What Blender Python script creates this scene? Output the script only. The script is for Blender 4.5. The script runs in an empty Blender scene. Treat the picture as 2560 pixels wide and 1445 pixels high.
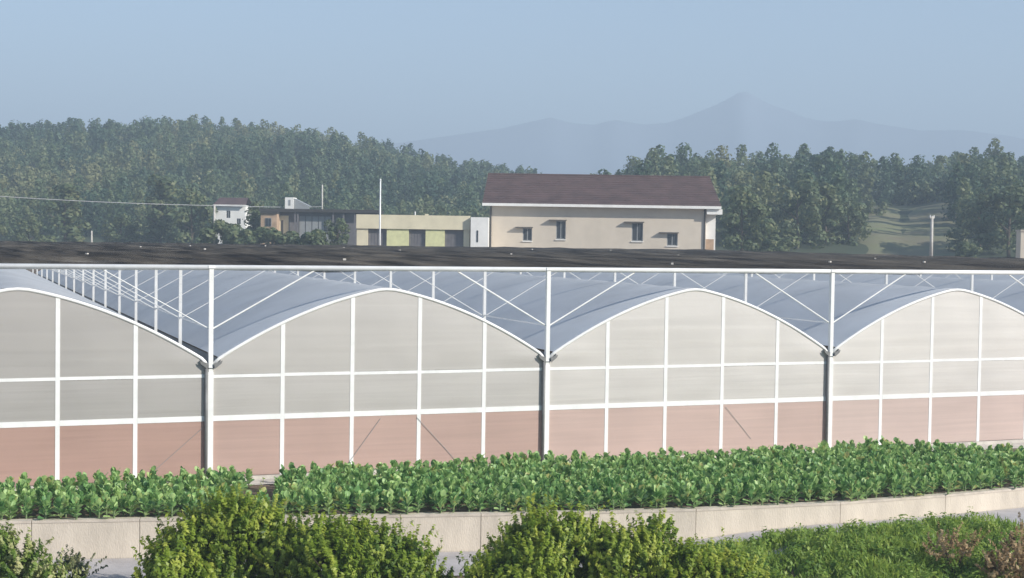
import bpy, math, random
import numpy as np
from mathutils import Vector, Matrix

scene = bpy.context.scene
col = scene.collection
R = math.radians

# ------------------------------------------------------------------ camera
CAM = (-16.217, -38.035, 6.469)
cam_d = bpy.data.cameras.new('camera')
cam = bpy.data.objects.new('camera', cam_d)
col.objects.link(cam)
cam_d.sensor_width = 36.0
cam_d.lens = 36.0 * 3606.0 / 2560.0
cam_d.clip_start = 0.5
cam_d.clip_end = 20000
m = Matrix(((0.92948437, -0.00086267, -0.36886049, CAM[0]),
            (-0.36857493, 0.03723794, -0.92885190, CAM[1]),
            (0.01453690, 0.99930606, 0.03429412, CAM[2]),
            (0, 0, 0, 1)))
cam.matrix_world = m
scene.camera = cam

# ------------------------------------------------------------------ light
SUN_AZ, SUN_EL = R(138), R(29)          # azimuth clockwise from +Y
world = bpy.data.worlds.new('World')
scene.world = world
world.use_nodes = True
wn = world.node_tree
bg = wn.nodes['Background']
sky = wn.nodes.new('ShaderNodeTexSky')
sky.sky_type = 'NISHITA'
sky.sun_disc = False
sky.sun_elevation = SUN_EL
sky.sun_rotation = SUN_AZ
sky.altitude = 200
sky.air_density = 1.0
sky.dust_density = 0.4
sky.ozone_density = 2.6
wn.links.new(sky.outputs[0], bg.inputs[0])
bg.inputs[1].default_value = 0.09
sun_d = bpy.data.lights.new('sun', 'SUN')
sun_d.energy = 5.0
sun_d.angle = R(0.5)
sun_d.color = (1.0, 0.95, 0.87)
sun = bpy.data.objects.new('sun', sun_d)
col.objects.link(sun)
sv = Vector((math.sin(SUN_AZ) * math.cos(SUN_EL), math.cos(SUN_AZ) * math.cos(SUN_EL), math.sin(SUN_EL)))
sun.rotation_euler = sv.to_track_quat('Z', 'Y').to_euler()
sun.location = (30, -40, 60)
scene.view_settings.view_transform = 'Standard'
scene.view_settings.look = 'None'
scene.view_settings.gamma = 1.0
scene.view_settings.exposure = 0.90
scene.cycles.transparent_max_bounces = 14
scene.cycles.max_bounces = 8
scene.cycles.volume_bounces = 0
scene.cycles.sample_clamp_indirect = 6.0

# ------------------------------------------------------------------ helpers
YAW = 0.37802
FH = (math.sin(YAW), math.cos(YAW))      # axis of the valley
RH = (math.cos(YAW), -math.sin(YAW))     # across the valley


def valley(u, d):
    """terrain coordinates: d metres up the valley, u = slope across it"""
    return CAM[0] + d * (FH[0] + u * RH[0]), CAM[1] + d * (FH[1] + u * RH[1])


def tag(o, label=None, cat=None, group=None, kind=None):
    if label: o['label'] = label
    if cat: o['category'] = cat
    if group: o['group'] = group
    if kind: o['kind'] = kind
    return o


def empty(name, loc, rz=0.0):
    o = bpy.data.objects.new(name, None)
    o.location = loc
    o.rotation_euler = (0, 0, rz)
    o.empty_display_size = 0.2
    col.objects.link(o)
    return o


def link(name, me, parent=None, loc=(0, 0, 0), rot=(0, 0, 0), sc=None):
    o = bpy.data.objects.new(name, me)
    o.location = loc
    o.rotation_euler = rot
    if sc: o.scale = sc
    o.parent = parent
    col.objects.link(o)
    return o


class MB:
    def __init__(s):
        s.v = []; s.f = []

    def box(s, x0, y0, z0, x1, y1, z1):
        b = len(s.v)
        s.v += [(x0, y0, z0), (x1, y0, z0), (x1, y1, z0), (x0, y1, z0),
                (x0, y0, z1), (x1, y0, z1), (x1, y1, z1), (x0, y1, z1)]
        for q in ((0, 3, 2, 1), (4, 5, 6, 7), (0, 1, 5, 4), (1, 2, 6, 5), (2, 3, 7, 6), (3, 0, 4, 7)):
            s.f.append(tuple(b + i for i in q))
        return s

    def tube(s, pts, r, n=8, r1=None, cap=True):
        pts = [Vector(p) for p in pts]
        b = len(s.v)
        L = len(pts)
        for i, p in enumerate(pts):
            t = (pts[min(i + 1, L - 1)] - pts[max(i - 1, 0)]).normalized()
            a = Vector((0, 0, 1)) if abs(t.z) < 0.9 else Vector((1, 0, 0))
            e1 = t.cross(a).normalized(); e2 = t.cross(e1).normalized()
            rr = r if r1 is None else r + (r1 - r) * i / (L - 1)
            for k in range(n):
                an = 2 * math.pi * (k + 0.5) / n
                s.v.append(tuple(p + e1 * math.cos(an) * rr + e2 * math.sin(an) * rr))
        for i in range(L - 1):
            for k in range(n):
                k2 = (k + 1) % n
                s.f.append((b + i * n + k, b + i * n + k2, b + (i + 1) * n + k2, b + (i + 1) * n + k))
        if cap:
            s.f.append(tuple(b + k for k in range(n))[::-1])
            s.f.append(tuple(b + (L - 1) * n + k for k in range(n)))
        return s

    def grid(s, fn, nu, nv):
        b = len(s.v)
        for j in range(nv + 1):
            for i in range(nu + 1):
                s.v.append(tuple(fn(i / nu, j / nv)))
        for j in range(nv):
            for i in range(nu):
                a = b + j * (nu + 1) + i
                s.f.append((a, a + 1, a + nu + 2, a + nu + 1))
        return s

    def face(s, *pts):
        b = len(s.v)
        s.v += [tuple(p) for p in pts]
        s.f.append(tuple(range(b, b + len(pts))))
        return s

    def mesh(s, name, mat, smooth=False):
        me = bpy.data.meshes.new(name)
        me.from_pydata(s.v, [], s.f)
        me.update()
        if smooth:
            me.polygons.foreach_set('use_smooth', [True] * len(me.polygons))
        if mat: me.materials.append(mat)
        return me

    def build(s, name, mat, parent=None, loc=(0, 0, 0), smooth=False):
        return link(name, s.mesh(name, mat, smooth), parent, loc)


def np_mesh(name, verts, nper, mat, tint=None, smooth=False):
    """verts (N*nper,3): N separate polygons of nper corners"""
    n = len(verts); k = n // nper
    me = bpy.data.meshes.new(name)
    me.vertices.add(n)
    me.vertices.foreach_set('co', np.ascontiguousarray(verts, dtype=np.float32).ravel())
    me.loops.add(n)
    me.loops.foreach_set('vertex_index', np.arange(n, dtype=np.int32))
    me.polygons.add(k)
    me.polygons.foreach_set('loop_start', np.arange(0, n, nper, dtype=np.int32))
    me.update(calc_edges=True)
    if tint is not None:
        at = me.attributes.new('tint', 'FLOAT', 'FACE')
        at.data.foreach_set('value', np.ascontiguousarray(tint, dtype=np.float32))
    me.materials.append(mat)
    return me


def unit(a):
    return a / (np.linalg.norm(a, axis=-1, keepdims=True) + 1e-9)


def leaves(pos, nrm, size, rng, aspect=0.5, up=None):
    """one rhombic leaf per position -> (N*4,3); leaf axis drawn towards `up` when given"""
    n = len(pos)
    r = rng.normal(size=(n, 3))
    if up is not None: r = r * 0.55 + up
    nrm = unit(nrm)
    t = unit(r - (r * nrm).sum(1, keepdims=True) * nrm)
    b = np.cross(nrm, t)
    s = size[:, None]
    w = aspect * rng.uniform(0.8, 1.2, (n, 1))
    bend = nrm * s * rng.uniform(-0.12, 0.22, (n, 1))
    p0 = pos - t * s * 0.5
    p1 = pos + b * s * w * 0.5 - bend * 0.3
    p2 = pos + t * s * 0.5 - bend
    p3 = pos - b * s * w * 0.5 - bend * 0.3
    return np.stack([p0, p1, p2, p3], 1).reshape(-1, 3)


# ------------------------------------------------------------------ materials
def new_mat(name):
    mt = bpy.data.materials.new(name)
    mt.use_nodes = True
    nt = mt.node_tree
    return mt, nt, nt.nodes['Principled BSDF']


def mat(name, c, rough=0.6, var=0.08, scale=3.0, metal=0.0, bump=0.0, bscale=40.0, c2=None, stretch=(1, 1, 1), spec=0.4, detail=5):
    mt, nt, b = new_mat(name)
    N, L = nt.nodes, nt.links
    tc = N.new('ShaderNodeTexCoord'); mp = N.new('ShaderNodeMapping')
    mp.inputs['Scale'].default_value = stretch
    geo = N.new('ShaderNodeNewGeometry')
    L.new(geo.outputs['Position'], mp.inputs['Vector'])
    no = N.new('ShaderNodeTexNoise'); no.inputs['Scale'].default_value = scale
    no.inputs['Detail'].default_value = detail; no.inputs['Roughness'].default_value = 0.6
    L.new(mp.outputs[0], no.inputs['Vector'])
    rp = N.new('ShaderNodeValToRGB')
    rp.color_ramp.elements[0].position = 0.3; rp.color_ramp.elements[1].position = 0.7
    d = c2 if c2 else tuple(x * (1 - 2.2 * var) for x in c)
    hi = c if c2 else tuple(min(1, x * (1 + var)) for x in c)
    rp.color_ramp.elements[0].color = (*d, 1); rp.color_ramp.elements[1].color = (*hi, 1)
    L.new(no.outputs['Fac'], rp.inputs[0]); L.new(rp.outputs[0], b.inputs['Base Color'])
    b.inputs['Roughness'].default_value = rough
    b.inputs['Metallic'].default_value = metal
    b.inputs['Specular IOR Level'].default_value = spec
    if bump:
        n2 = N.new('ShaderNodeTexNoise'); n2.inputs['Scale'].default_value = bscale; n2.inputs['Detail'].default_value = 6
        L.new(mp.outputs[0], n2.inputs['Vector'])
        bp = N.new('ShaderNodeBump'); bp.inputs['Strength'].default_value = bump; bp.inputs['Distance'].default_value = 0.05
        L.new(n2.outputs['Fac'], bp.inputs['Height']); L.new(bp.outputs[0], b.inputs['Normal'])
    return mt


def leaf_mat(name, c_dark, c_mid, c_light, trans=0.35, rough=0.5, use_random=False, spec=0.35, nscale=1.5):
    """colour from the per-leaf 'tint' attribute (or per-object random) plus soft noise"""
    mt, nt, b = new_mat(name)
    N, L = nt.nodes, nt.links
    rp = N.new('ShaderNodeValToRGB')
    e = rp.color_ramp.elements
    e[0].color = (*c_dark, 1); e[1].color = (*c_light, 1)
    e.new(0.5).color = (*c_mid, 1)
    if 'kale' in name:
        e[-1].position = 0.95
        e.new(1.0).color = (0.45, 0.44, 0.16, 1)
    if use_random:
        oi = N.new('ShaderNodeObjectInfo'); src = oi.outputs['Random']
    else:
        at = N.new('ShaderNodeAttribute'); at.attribute_name = 'tint'; src = at.outputs['Fac']
    geo = N.new('ShaderNodeNewGeometry')
    no = N.new('ShaderNodeTexNoise'); no.inputs['Scale'].default_value = nscale; no.inputs['Detail'].default_value = 3
    L.new(geo.outputs['Position'], no.inputs['Vector'])
    ma = N.new('ShaderNodeMath'); ma.operation = 'MULTIPLY_ADD'
    ma.inputs[1].default_value = 0.7; ma.inputs[2].default_value = -0.35
    L.new(no.outputs['Fac'], ma.inputs[0])
    ad = N.new('ShaderNodeMath'); ad.operation = 'ADD'
    L.new(ma.outputs[0], ad.inputs[0]); L.new(src, ad.inputs[1])
    L.new(ad.outputs[0], rp.inputs[0])
    L.new(rp.outputs[0], b.inputs['Base Color'])
    b.inputs['Roughness'].default_value = rough
    b.inputs['Specular IOR Level'].default_value = spec
    tr = N.new('ShaderNodeBsdfTranslucent')
    hs = N.new('ShaderNodeHueSaturation'); hs.inputs['Hue'].default_value = 0.485; hs.inputs['Value'].default_value = 1.25
    L.new(rp.outputs[0], hs.inputs['Color']); L.new(hs.outputs[0], tr.inputs['Color'])
    mx = N.new('ShaderNodeMixShader'); mx.inputs[0].default_value = trans
    L.new(b.outputs[0], mx.inputs[1]); L.new(tr.outputs[0], mx.inputs[2])
    L.new(mx.outputs[0], N['Material Output'].inputs['Surface'])
    return mt


def film_mat(name, c, clear=0.08, trans=0.45, rough=0.42, streak=0.5, coat=0.5, c2=None, stretch=(0.25, 0.25, 9.0)):
    """milky plastic film: part diffuse, part translucent, a little clear, a soft sheen and tension creases"""
    mt, nt, b = new_mat(name)
    N, L = nt.nodes, nt.links
    geo = N.new('ShaderNodeNewGeometry'); mp = N.new('ShaderNodeMapping')
    mp.inputs['Scale'].default_value = stretch
    L.new(geo.outputs['Position'], mp.inputs['Vector'])
    no = N.new('ShaderNodeTexNoise'); no.inputs['Scale'].default_value = 1.0; no.inputs['Detail'].default_value = 4; no.inputs['Distortion'].default_value = 0.7
    L.new(mp.outputs[0], no.inputs['Vector'])
    dust = N.new('ShaderNodeTexNoise'); dust.inputs['Scale'].default_value = 0.5; dust.inputs['Detail'].default_value = 6
    L.new(geo.outputs['Position'], dust.inputs['Vector'])
    mxf = N.new('ShaderNodeMath'); mxf.operation = 'MULTIPLY_ADD'; mxf.inputs[1].default_value = 0.5
    L.new(no.outputs['Fac'], mxf.inputs[0])
    h = N.new('ShaderNodeMath'); h.operation = 'MULTIPLY'; h.inputs[1].default_value = 0.5
    L.new(dust.outputs['Fac'], h.inputs[0]); L.new(h.outputs[0], mxf.inputs[2])
    rp = N.new('ShaderNodeValToRGB')
    rp.color_ramp.elements[0].position = 0.34; rp.color_ramp.elements[1].position = 0.66
    lo = c2 if c2 else tuple(x * (1 - 0.22 * streak) for x in c)
    rp.color_ramp.elements[0].color = (*lo, 1)
    rp.color_ramp.elements[1].color = (*(min(1, x * (1 + 0.12 * streak)) for x in c), 1)
    L.new(mxf.outputs[0], rp.inputs[0])
    L.new(rp.outputs[0], b.inputs['Base Color'])
    b.inputs['Roughness'].default_value = rough
    b.inputs['Specular IOR Level'].default_value = coat
    b.inputs['IOR'].default_value = 1.8 if coat > 0.8 else 1.5
    bp = N.new('ShaderNodeBump'); bp.inputs['Strength'].default_value = 0.22 * streak; bp.inputs['Distance'].default_value = 0.03
    L.new(no.outputs['Fac'], bp.inputs['Height']); L.new(bp.outputs[0], b.inputs['Normal'])
    tr = N.new('ShaderNodeBsdfTranslucent'); L.new(rp.outputs[0], tr.inputs['Color'])
    m1 = N.new('ShaderNodeMixShader'); m1.inputs[0].default_value = trans
    L.new(b.outputs[0], m1.inputs[1]); L.new(tr.outputs[0], m1.inputs[2])
    cl = N.new('ShaderNodeBsdfTransparent')
    m2 = N.new('ShaderNodeMixShader'); m2.inputs[0].default_value = clear
    L.new(m1.outputs[0], m2.inputs[1]); L.new(cl.outputs[0], m2.inputs[2])
    L.new(m2.outputs[0], N['Material Output'].inputs['Surface'])
    return mt


def net_mat():
    mt, nt, b = new_mat('black_shade_net')
    N, L = nt.nodes, nt.links
    geo = N.new('ShaderNodeNewGeometry')
    mp = N.new('ShaderNodeMapping'); mp.inputs['Scale'].default_value = (0.8, 0.06, 1)
    L.new(geo.outputs['Position'], mp.inputs['Vector'])
    no = N.new('ShaderNodeTexNoise'); no.inputs['Scale'].default_value = 1.2; no.inputs['Detail'].default_value = 7
    L.new(mp.outputs[0], no.inputs['Vector'])
    rp = N.new('ShaderNodeValToRGB')
    rp.color_ramp.elements[0].position = 0.38; rp.color_ramp.elements[0].color = (0.016, 0.015, 0.016, 1)
    rp.color_ramp.elements[1].position = 0.70; rp.color_ramp.elements[1].color = (0.15, 0.13, 0.105, 1)
    L.new(no.outputs['Fac'], rp.inputs[0]); L.new(rp.outputs[0], b.inputs['Base Color'])
    b.inputs['Roughness'].default_value = 0.8; b.inputs['Specular IOR Level'].default_value = 0.2
    cl = N.new('ShaderNodeBsdfTransparent')
    mx = N.new('ShaderNodeMixShader'); mx.inputs[0].default_value = 0.70
    L.new(b.outputs[0], mx.inputs[1]); L.new(cl.outputs[0], mx.inputs[2])
    L.new(mx.outputs[0], N['Material Output'].inputs['Surface'])
    return mt


M = {}
M['white'] = mat('white_painted_steel', (0.80, 0.80, 0.78), 0.4, 0.05, 2.0)
M['steel'] = mat('galvanised_steel', (0.20, 0.21, 0.22), 0.5, 0.12, 4.0, metal=0.3)
M['pipe'] = mat('dark_grey_pipe', (0.19, 0.19, 0.185), 0.5, 0.1, 5.0)
# painted sheen: film tone steps paler bay by bay, as sunlight brightens it rightwards
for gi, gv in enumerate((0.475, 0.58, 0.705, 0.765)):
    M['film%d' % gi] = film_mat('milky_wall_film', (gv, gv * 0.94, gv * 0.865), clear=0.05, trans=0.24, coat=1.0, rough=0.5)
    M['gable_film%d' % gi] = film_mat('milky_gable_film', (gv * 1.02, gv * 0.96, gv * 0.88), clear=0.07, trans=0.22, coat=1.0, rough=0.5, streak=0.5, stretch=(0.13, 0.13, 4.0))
    sv_ = (0.58, 0.64, 0.71, 0.76)[gi]  # skirt tones carry the same painted brightening towards the right
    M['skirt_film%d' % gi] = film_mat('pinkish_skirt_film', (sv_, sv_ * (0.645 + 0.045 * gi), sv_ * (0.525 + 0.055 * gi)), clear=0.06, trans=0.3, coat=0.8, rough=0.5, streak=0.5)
M['roof_film'] = film_mat('bluish_roof_film', (0.87, 0.895, 0.92), clear=0.02, trans=0.2, rough=0.45, streak=0.5, stretch=(0.5, 0.25, 0.8))
M['net'] = net_mat()
M['kerb'] = mat('pale_concrete_kerb', (0.56, 0.52, 0.46), 0.85, 0.12, 2.0, bump=0.3)
M['wall'] = mat('beige_render', (0.62, 0.545, 0.45), 0.9, 0.10, 0.9, bump=0.25, bscale=25, stretch=(1.6, 1.6, 0.5), detail=9)
M['cope'] = mat('pale_coping', (0.56, 0.49, 0.41), 0.9, 0.10, 3.0, bump=0.2)
M['road'] = mat('pale_concrete_road', (0.44, 0.41, 0.40), 0.9, 0.10, 1.5, bump=0.3, bscale=30)
M['soil'] = mat('dry_brown_soil', (0.16, 0.115, 0.08), 0.95, 0.2, 1.2, bump=0.8, bscale=9)
M['terrain'] = mat('rough_grass_and_soil', (0.10, 0.11, 0.05), 0.95, 0.2, 0.15, c2=(0.13, 0.10, 0.065), bump=0.6, bscale=2)
M['hill'] = mat('hill_undergrowth', (0.055, 0.07, 0.035), 0.95, 0.2, 0.12, c2=(0.035, 0.05, 0.025))
M['meadow'] = mat('dry_meadow', (0.165, 0.185, 0.085), 0.95, 0.2, 0.3, c2=(0.18, 0.15, 0.10), stretch=(0.3, 0.3, 2.0))
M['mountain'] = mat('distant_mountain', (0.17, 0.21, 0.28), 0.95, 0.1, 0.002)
M['bark'] = mat('grey_brown_bark', (0.12, 0.095, 0.07), 0.9, 0.2, 6.0, bump=0.6)
M['twig'] = mat('brown_twig', (0.10, 0.075, 0.05), 0.9, 0.2, 10.0)
M['wood_leaf'] = leaf_mat('woodland_leaves', (0.058, 0.108, 0.068), (0.118, 0.168, 0.08), (0.22, 0.23, 0.11), 0.35, 0.6, nscale=0.05)
M['tree_leaf'] = leaf_mat('tree_leaves', (0.050, 0.092, 0.05), (0.115, 0.15, 0.066), (0.22, 0.22, 0.10), 0.3, 0.6, nscale=0.3)
M['shrub_leaf'] = leaf_mat('shrub_leaves', (0.065, 0.14, 0.018), (0.26, 0.36, 0.045), (0.52, 0.57, 0.12), 0.5, 0.45, nscale=1.8)
M['kale_leaf'] = leaf_mat('kale_leaves', (0.10, 0.24, 0.075), (0.265, 0.44, 0.15), (0.45, 0.60, 0.24), 0.35, 0.5, use_random=True, spec=0.5, nscale=6)
M['kale_far'] = leaf_mat('kale_leaves_massed', (0.10, 0.24, 0.075), (0.265, 0.44, 0.15), (0.45, 0.60, 0.24), 0.35, 0.5, spec=0.5, nscale=3)
M['kale_stalk'] = mat('pale_green_stalk', (0.16, 0.22, 0.10), 0.6, 0.1, 10)
M['grass'] = leaf_mat('verge_grass', (0.075, 0.16, 0.026), (0.23, 0.35, 0.06), (0.42, 0.50, 0.12), 0.45, 0.5, nscale=1.2)
M['dry'] = leaf_mat('dry_brown_leaves', (0.17, 0.11, 0.055), (0.40, 0.29, 0.15), (0.60, 0.47, 0.28), 0.4, 0.7, nscale=2.5)
M['pale_leaf'] = leaf_mat('pale_green_leaves', (0.06, 0.13, 0.02), (0.20, 0.30, 0.05), (0.55, 0.55, 0.28), 0.45, 0.5, nscale=2.5)
M['roof_tile'] = mat('brown_roof_tiles', (0.10, 0.06, 0.054), 0.8, 0.15, 0.8, bump=0.3)
M['house_wall'] = mat('tan_house_render', (0.64, 0.56, 0.455), 0.9, 0.05, 0.5)
M['white_wall'] = mat('white_render', (0.86, 0.84, 0.79), 0.9, 0.05, 0.8)
M['cream'] = mat('cream_render', (0.76, 0.68, 0.48), 0.9, 0.06, 0.7)
M['lemon'] = mat('pale_yellow_panel', (0.70, 0.69, 0.38), 0.9, 0.07, 2.0)
M['orange'] = mat('orange_brick', (0.47, 0.33, 0.22), 0.9, 0.12, 2.0)
M['glass'] = mat('dark_window_glass', (0.045, 0.05, 0.055), 0.12, 0.1, 1.0, spec=0.6)
M['shutter'] = mat('grey_shutter', (0.17, 0.16, 0.165), 0.5, 0.1, 2.0)
M['frame'] = mat('window_frame_grey', (0.30, 0.31, 0.31), 0.5, 0.05, 3.0)
M['hood'] = mat('hood_concrete_and_shadow', (0.13, 0.12, 0.11), 0.9, 0.1, 3.0)
M['dark'] = mat('dark_trim', (0.05, 0.045, 0.04), 0.7, 0.1, 3.0)
M['pole'] = mat('pale_concrete_pole', (0.52, 0.49, 0.44), 0.8, 0.1, 3.0)
M['wire'] = mat('pale_cable', (0.45, 0.45, 0.45), 0.5, 0.05, 3.0)
M['stone'] = mat('pale_field_stone', (0.46, 0.42, 0.36), 0.9, 0.15, 6.0, bump=0.5)

# ------------------------------------------------------------------ ground
WALL = [(-60.0, 3.2), (-40.0, 0.2), (-26.0, -2.2), (-14.3, -4.30), (-12.0, -4.80), (-6.25, -6.10), (-4.4, -6.52), (0.78, -7.50),
        (4.7, -7.80), (8.0, -7.68), (10.8, -7.42), (16.0, -6.6), (30.0, -4.0), (60.0, 3.0)]


def wall_y(x):
    for (a, b), (c, d) in zip(WALL, WALL[1:]):
        if x <= c:
            return b + (d - b) * (x - a) / (c - a)
    return WALL[-1][1]


def sstep(a, b, x):
    t = max(0.0, min(1.0, (x - a) / (b - a)))
    return t * t * (3 - 2 * t)


def up_ground(x, y):
    return 3.0 * sstep(84, 128, y) + 1.6 * sstep(128, 210, y)


xs = sorted(set([-4000, -2000, -1000, -500, -250, -120] + [w[0] for w in WALL] + [float(i) for i in range(-58, 60, 2)] + [120, 250, 500, 1000, 2000, 4000]))
ts = [0.0, 0.4, 1.0, 2, 4, 7, 12, 20, 30, 45, 60, 75, 84, 90, 96, 102, 110, 118, 126, 136, 150, 170, 190, 210, 260, 400, 800, 1600, 3200, 5000]
g = MB()
for t in ts:
    for x in xs:
        y0 = wall_y(max(-60, min(60, x))) + 0.1
        y = y0 + t
        g.v.append((x, y, up_ground(x, y)))
nx = len(xs)
for j in range(len(ts) - 1):
    for i in range(nx - 1):
        a = j * nx + i
        g.f.append((a, a + 1, a + nx + 1, a + nx))
tag(g.build('ground', M['soil'], smooth=True), kind='structure')


def low_ground(x, y):
    """road at the foot of the low wall, then a verge that falls towards the viewer"""
    t = wall_y(max(-60, min(60, x))) - y
    base = -0.87 + 0.36 * sstep(-1.5, 4.0, x)
    return base - 1.1 * sstep(2.6, 9.0, t) - 1.4 * sstep(10, 30, t)


g = MB()
tl = [-0.1, 0.4, 1.0, 1.6, 2.3, 2.6, 3.2, 4, 5, 6, 7, 8, 9, 11, 14, 18, 24, 32, 50, 90, 200, 600, 2000]
for t in tl:
    for x in xs:
        y = wall_y(max(-60, min(60, x))) - t
        n = 0.03 * math.sin(x * 3.1 + t * 2) * (1 if t > 2.6 else 0)
        g.v.append((x, y, low_ground(x, y) - 0.012 + n))
for j in range(len(tl) - 1):
    for i in range(nx - 1):
        a = j * nx + i
        g.f.append((a, a + nx, a + nx + 1, a + 1))
tag(g.build('verge', M['soil'], smooth=True), kind='structure')
# concrete road strip
g = MB()
rx = [x for x in xs if -60 <= x <= 60]
for t in (0.02, 0.8, 1.6, 2.45):
    for x in rx:
        y = wall_y(x) - t
        g.v.append((x, y, low_ground(x, y) + 0.012))
for j in range(3):
    for i in range(len(rx) - 1):
        a = j * len(rx) + i
        g.f.append((a, a + len(rx), a + len(rx) + 1, a + 1))
tag(g.build('road', M['road'], smooth=True), kind='structure')

# ------------------------------------------------------------------ hills and mountains
def interp(tab, x):
    for (a, b), (c, d) in zip(tab, tab[1:]):
        if x <= c:
            if x <= a: return b
            t = (x - a) / (c - a)
            return b + (d - b) * t
    return tab[-1][1]


LEFT = [(-1.2, 22), (-0.7, 26), (-0.40, 22), (-0.355, 22.4), (-0.29, 23.8), (-0.22, 25.4), (-0.17, 24.4), (-0.125, 22.6), (-0.078, 18.8), (-0.036, 14.8),
        (0.006, 13.4), (0.03, 9.6), (0.07, 5.0), (0.12, 5.5), (0.5, 5)]
RIGHT = [(-0.3, 4.2), (0.0, 4.6), (0.04, 6.0), (0.066, 9.6), (0.089, 13.0), (0.116, 14.6), (0.16, 14.5), (0.194, 14.8), (0.235, 13.8), (0.255, 13.6),
         (0.27, 13.0), (0.30, 15.0), (0.324, 16.0), (0.36, 15.0), (0.45, 17), (0.7, 22), (1.2, 20)]


def hl_left(u, d):
    r = interp(LEFT, u) + 4.2
    if d <= 380: return 4.2 + (r - 4.2) * sstep(205, 385, d) ** 0.8
    return r - (r - 2) * 0.6 * sstep(380, 620, d)


def hl_right(u, d):
    r = interp(RIGHT, u) + 1.1
    if d <= 270: return 4.2 + (r - 4.2) * sstep(165, 272, d) ** 0.85
    return r + 0.0 * d - (r - 2) * 0.6 * sstep(300, 480, d)


def hill(name, fn, u0, u1, d0, d1, nu, nd, mtl):
    g = MB()

    def p(a, b):
        u = u0 + (u1 - u0) * a; d = d0 + (d1 - d0) * b
        x, y = valley(u, d)
        e = min(1, 6 * a, 6 * (1 - a), 8 * (1 - b))
        z = fn(u, d) * e + (4 * (1 - e)) + 0.5 * math.sin(x * .11) * math.sin(y * .13)
        return (x, y, z if b > 0 else 2.0)
    g.grid(p, nu, nd)
    return tag(g.build(name, mtl, smooth=True), kind='structure')


hill('left_hill', hl_left, -1.2, 0.5, 196, 640, 110, 50, M['hill'])
hill('right_hill', hl_right, -0.25, 1.1, 158, 490, 110, 50, M['hill'])

g = MB()


def mead(a, b):
    u = 0.232 + 0.090 * a; d = 162 + 78 * b
    x, y = valley(u, d)
    e_ = min(1, 5 * a, 5 * (1 - a), 6 * (1 - b), 6 * b)
    z = hl_right(u, d) + 0.5 * math.sin(x * .11) * math.sin(y * .13) + 0.35 * e_ - 0.25 + 0.25 * (1 if (b * 4) % 1 > 0.5 else 0) * e_
    return (x, y, z)


g.grid(mead, 26, 40)
tag(g.build('meadow', M['meadow'], smooth=True), kind='structure')

MOUNT = [(-0.9, 120), (-0.5, 150), (-0.25, 180), (-0.12, 190), (-0.078, 205), (-0.036, 225), (-0.008, 238), (0.008, 250), (0.025, 262), (0.040, 251), (0.055, 248), (0.069, 259),
         (0.089, 250), (0.105, 254), (0.116, 264), (0.128, 279), (0.139, 293), (0.148, 307), (0.158, 325), (0.168, 308), (0.178, 294), (0.19, 283), (0.20, 270),
         (0.213, 262), (0.225, 263), (0.236, 268), (0.25, 259), (0.28, 246), (0.31, 248), (0.34, 238), (0.36, 228), (0.5, 190), (0.8, 140), (1.0, 120)]
g = MB()
rm = random.Random(3)
cr = [[rm.uniform(-1, 1) for _ in range(200)] for _ in range(20)]


def mtn(a, b):
    u = -0.9 + 1.9 * a
    d = 1530 + 1065 * b
    x, y = valley(u, d)
    h = 6.5 + (interp(MOUNT, u) - 6.5) * 0.666
    prof = (b / 0.44) ** 1.15 if b <= 0.44 else max(0, 1 - (b - 0.44) / 0.56)
    i = int(a * 199); j = int(b * 18)
    z = h * prof + (0 if b > 0.4 and b < 0.5 else 1.5 * cr[j][i] * min(1, prof))
    return (x, y, max(-5, z))


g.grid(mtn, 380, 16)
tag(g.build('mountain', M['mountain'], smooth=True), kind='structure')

# ------------------------------------------------------------------ greenhouse
SPAN, ROWS, PITCH = 9.6, 15, 5.18
HG, HB, HR, H1, H2, HV = 3.08, 5.62, 5.08, 2.768, 1.648, 4.02
DEPTH = ROWS * PITCH
BAYS = list(range(-3, 5))                # bay b runs from b*SPAN to (b+1)*SPAN
VAL = list(range(-3, 6))


def arch(s):
    """height of the roof above the gutter, s across one bay 0..1"""
    q = 1 - abs(2 * s - 1)
    h = 1.58 * q - 0.58 * q * q
    if q > 0.93: h -= 0.42 * (q - 0.93) ** 2 / 0.14
    return (HR - HG) * h


def rise(y):
    return 0.0016 * y


gh = empty('greenhouse', (0, 0, 0))
tag(gh, 'multi-span greenhouse with white arched gables, milky film walls and black shade net above', 'greenhouse')

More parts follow.
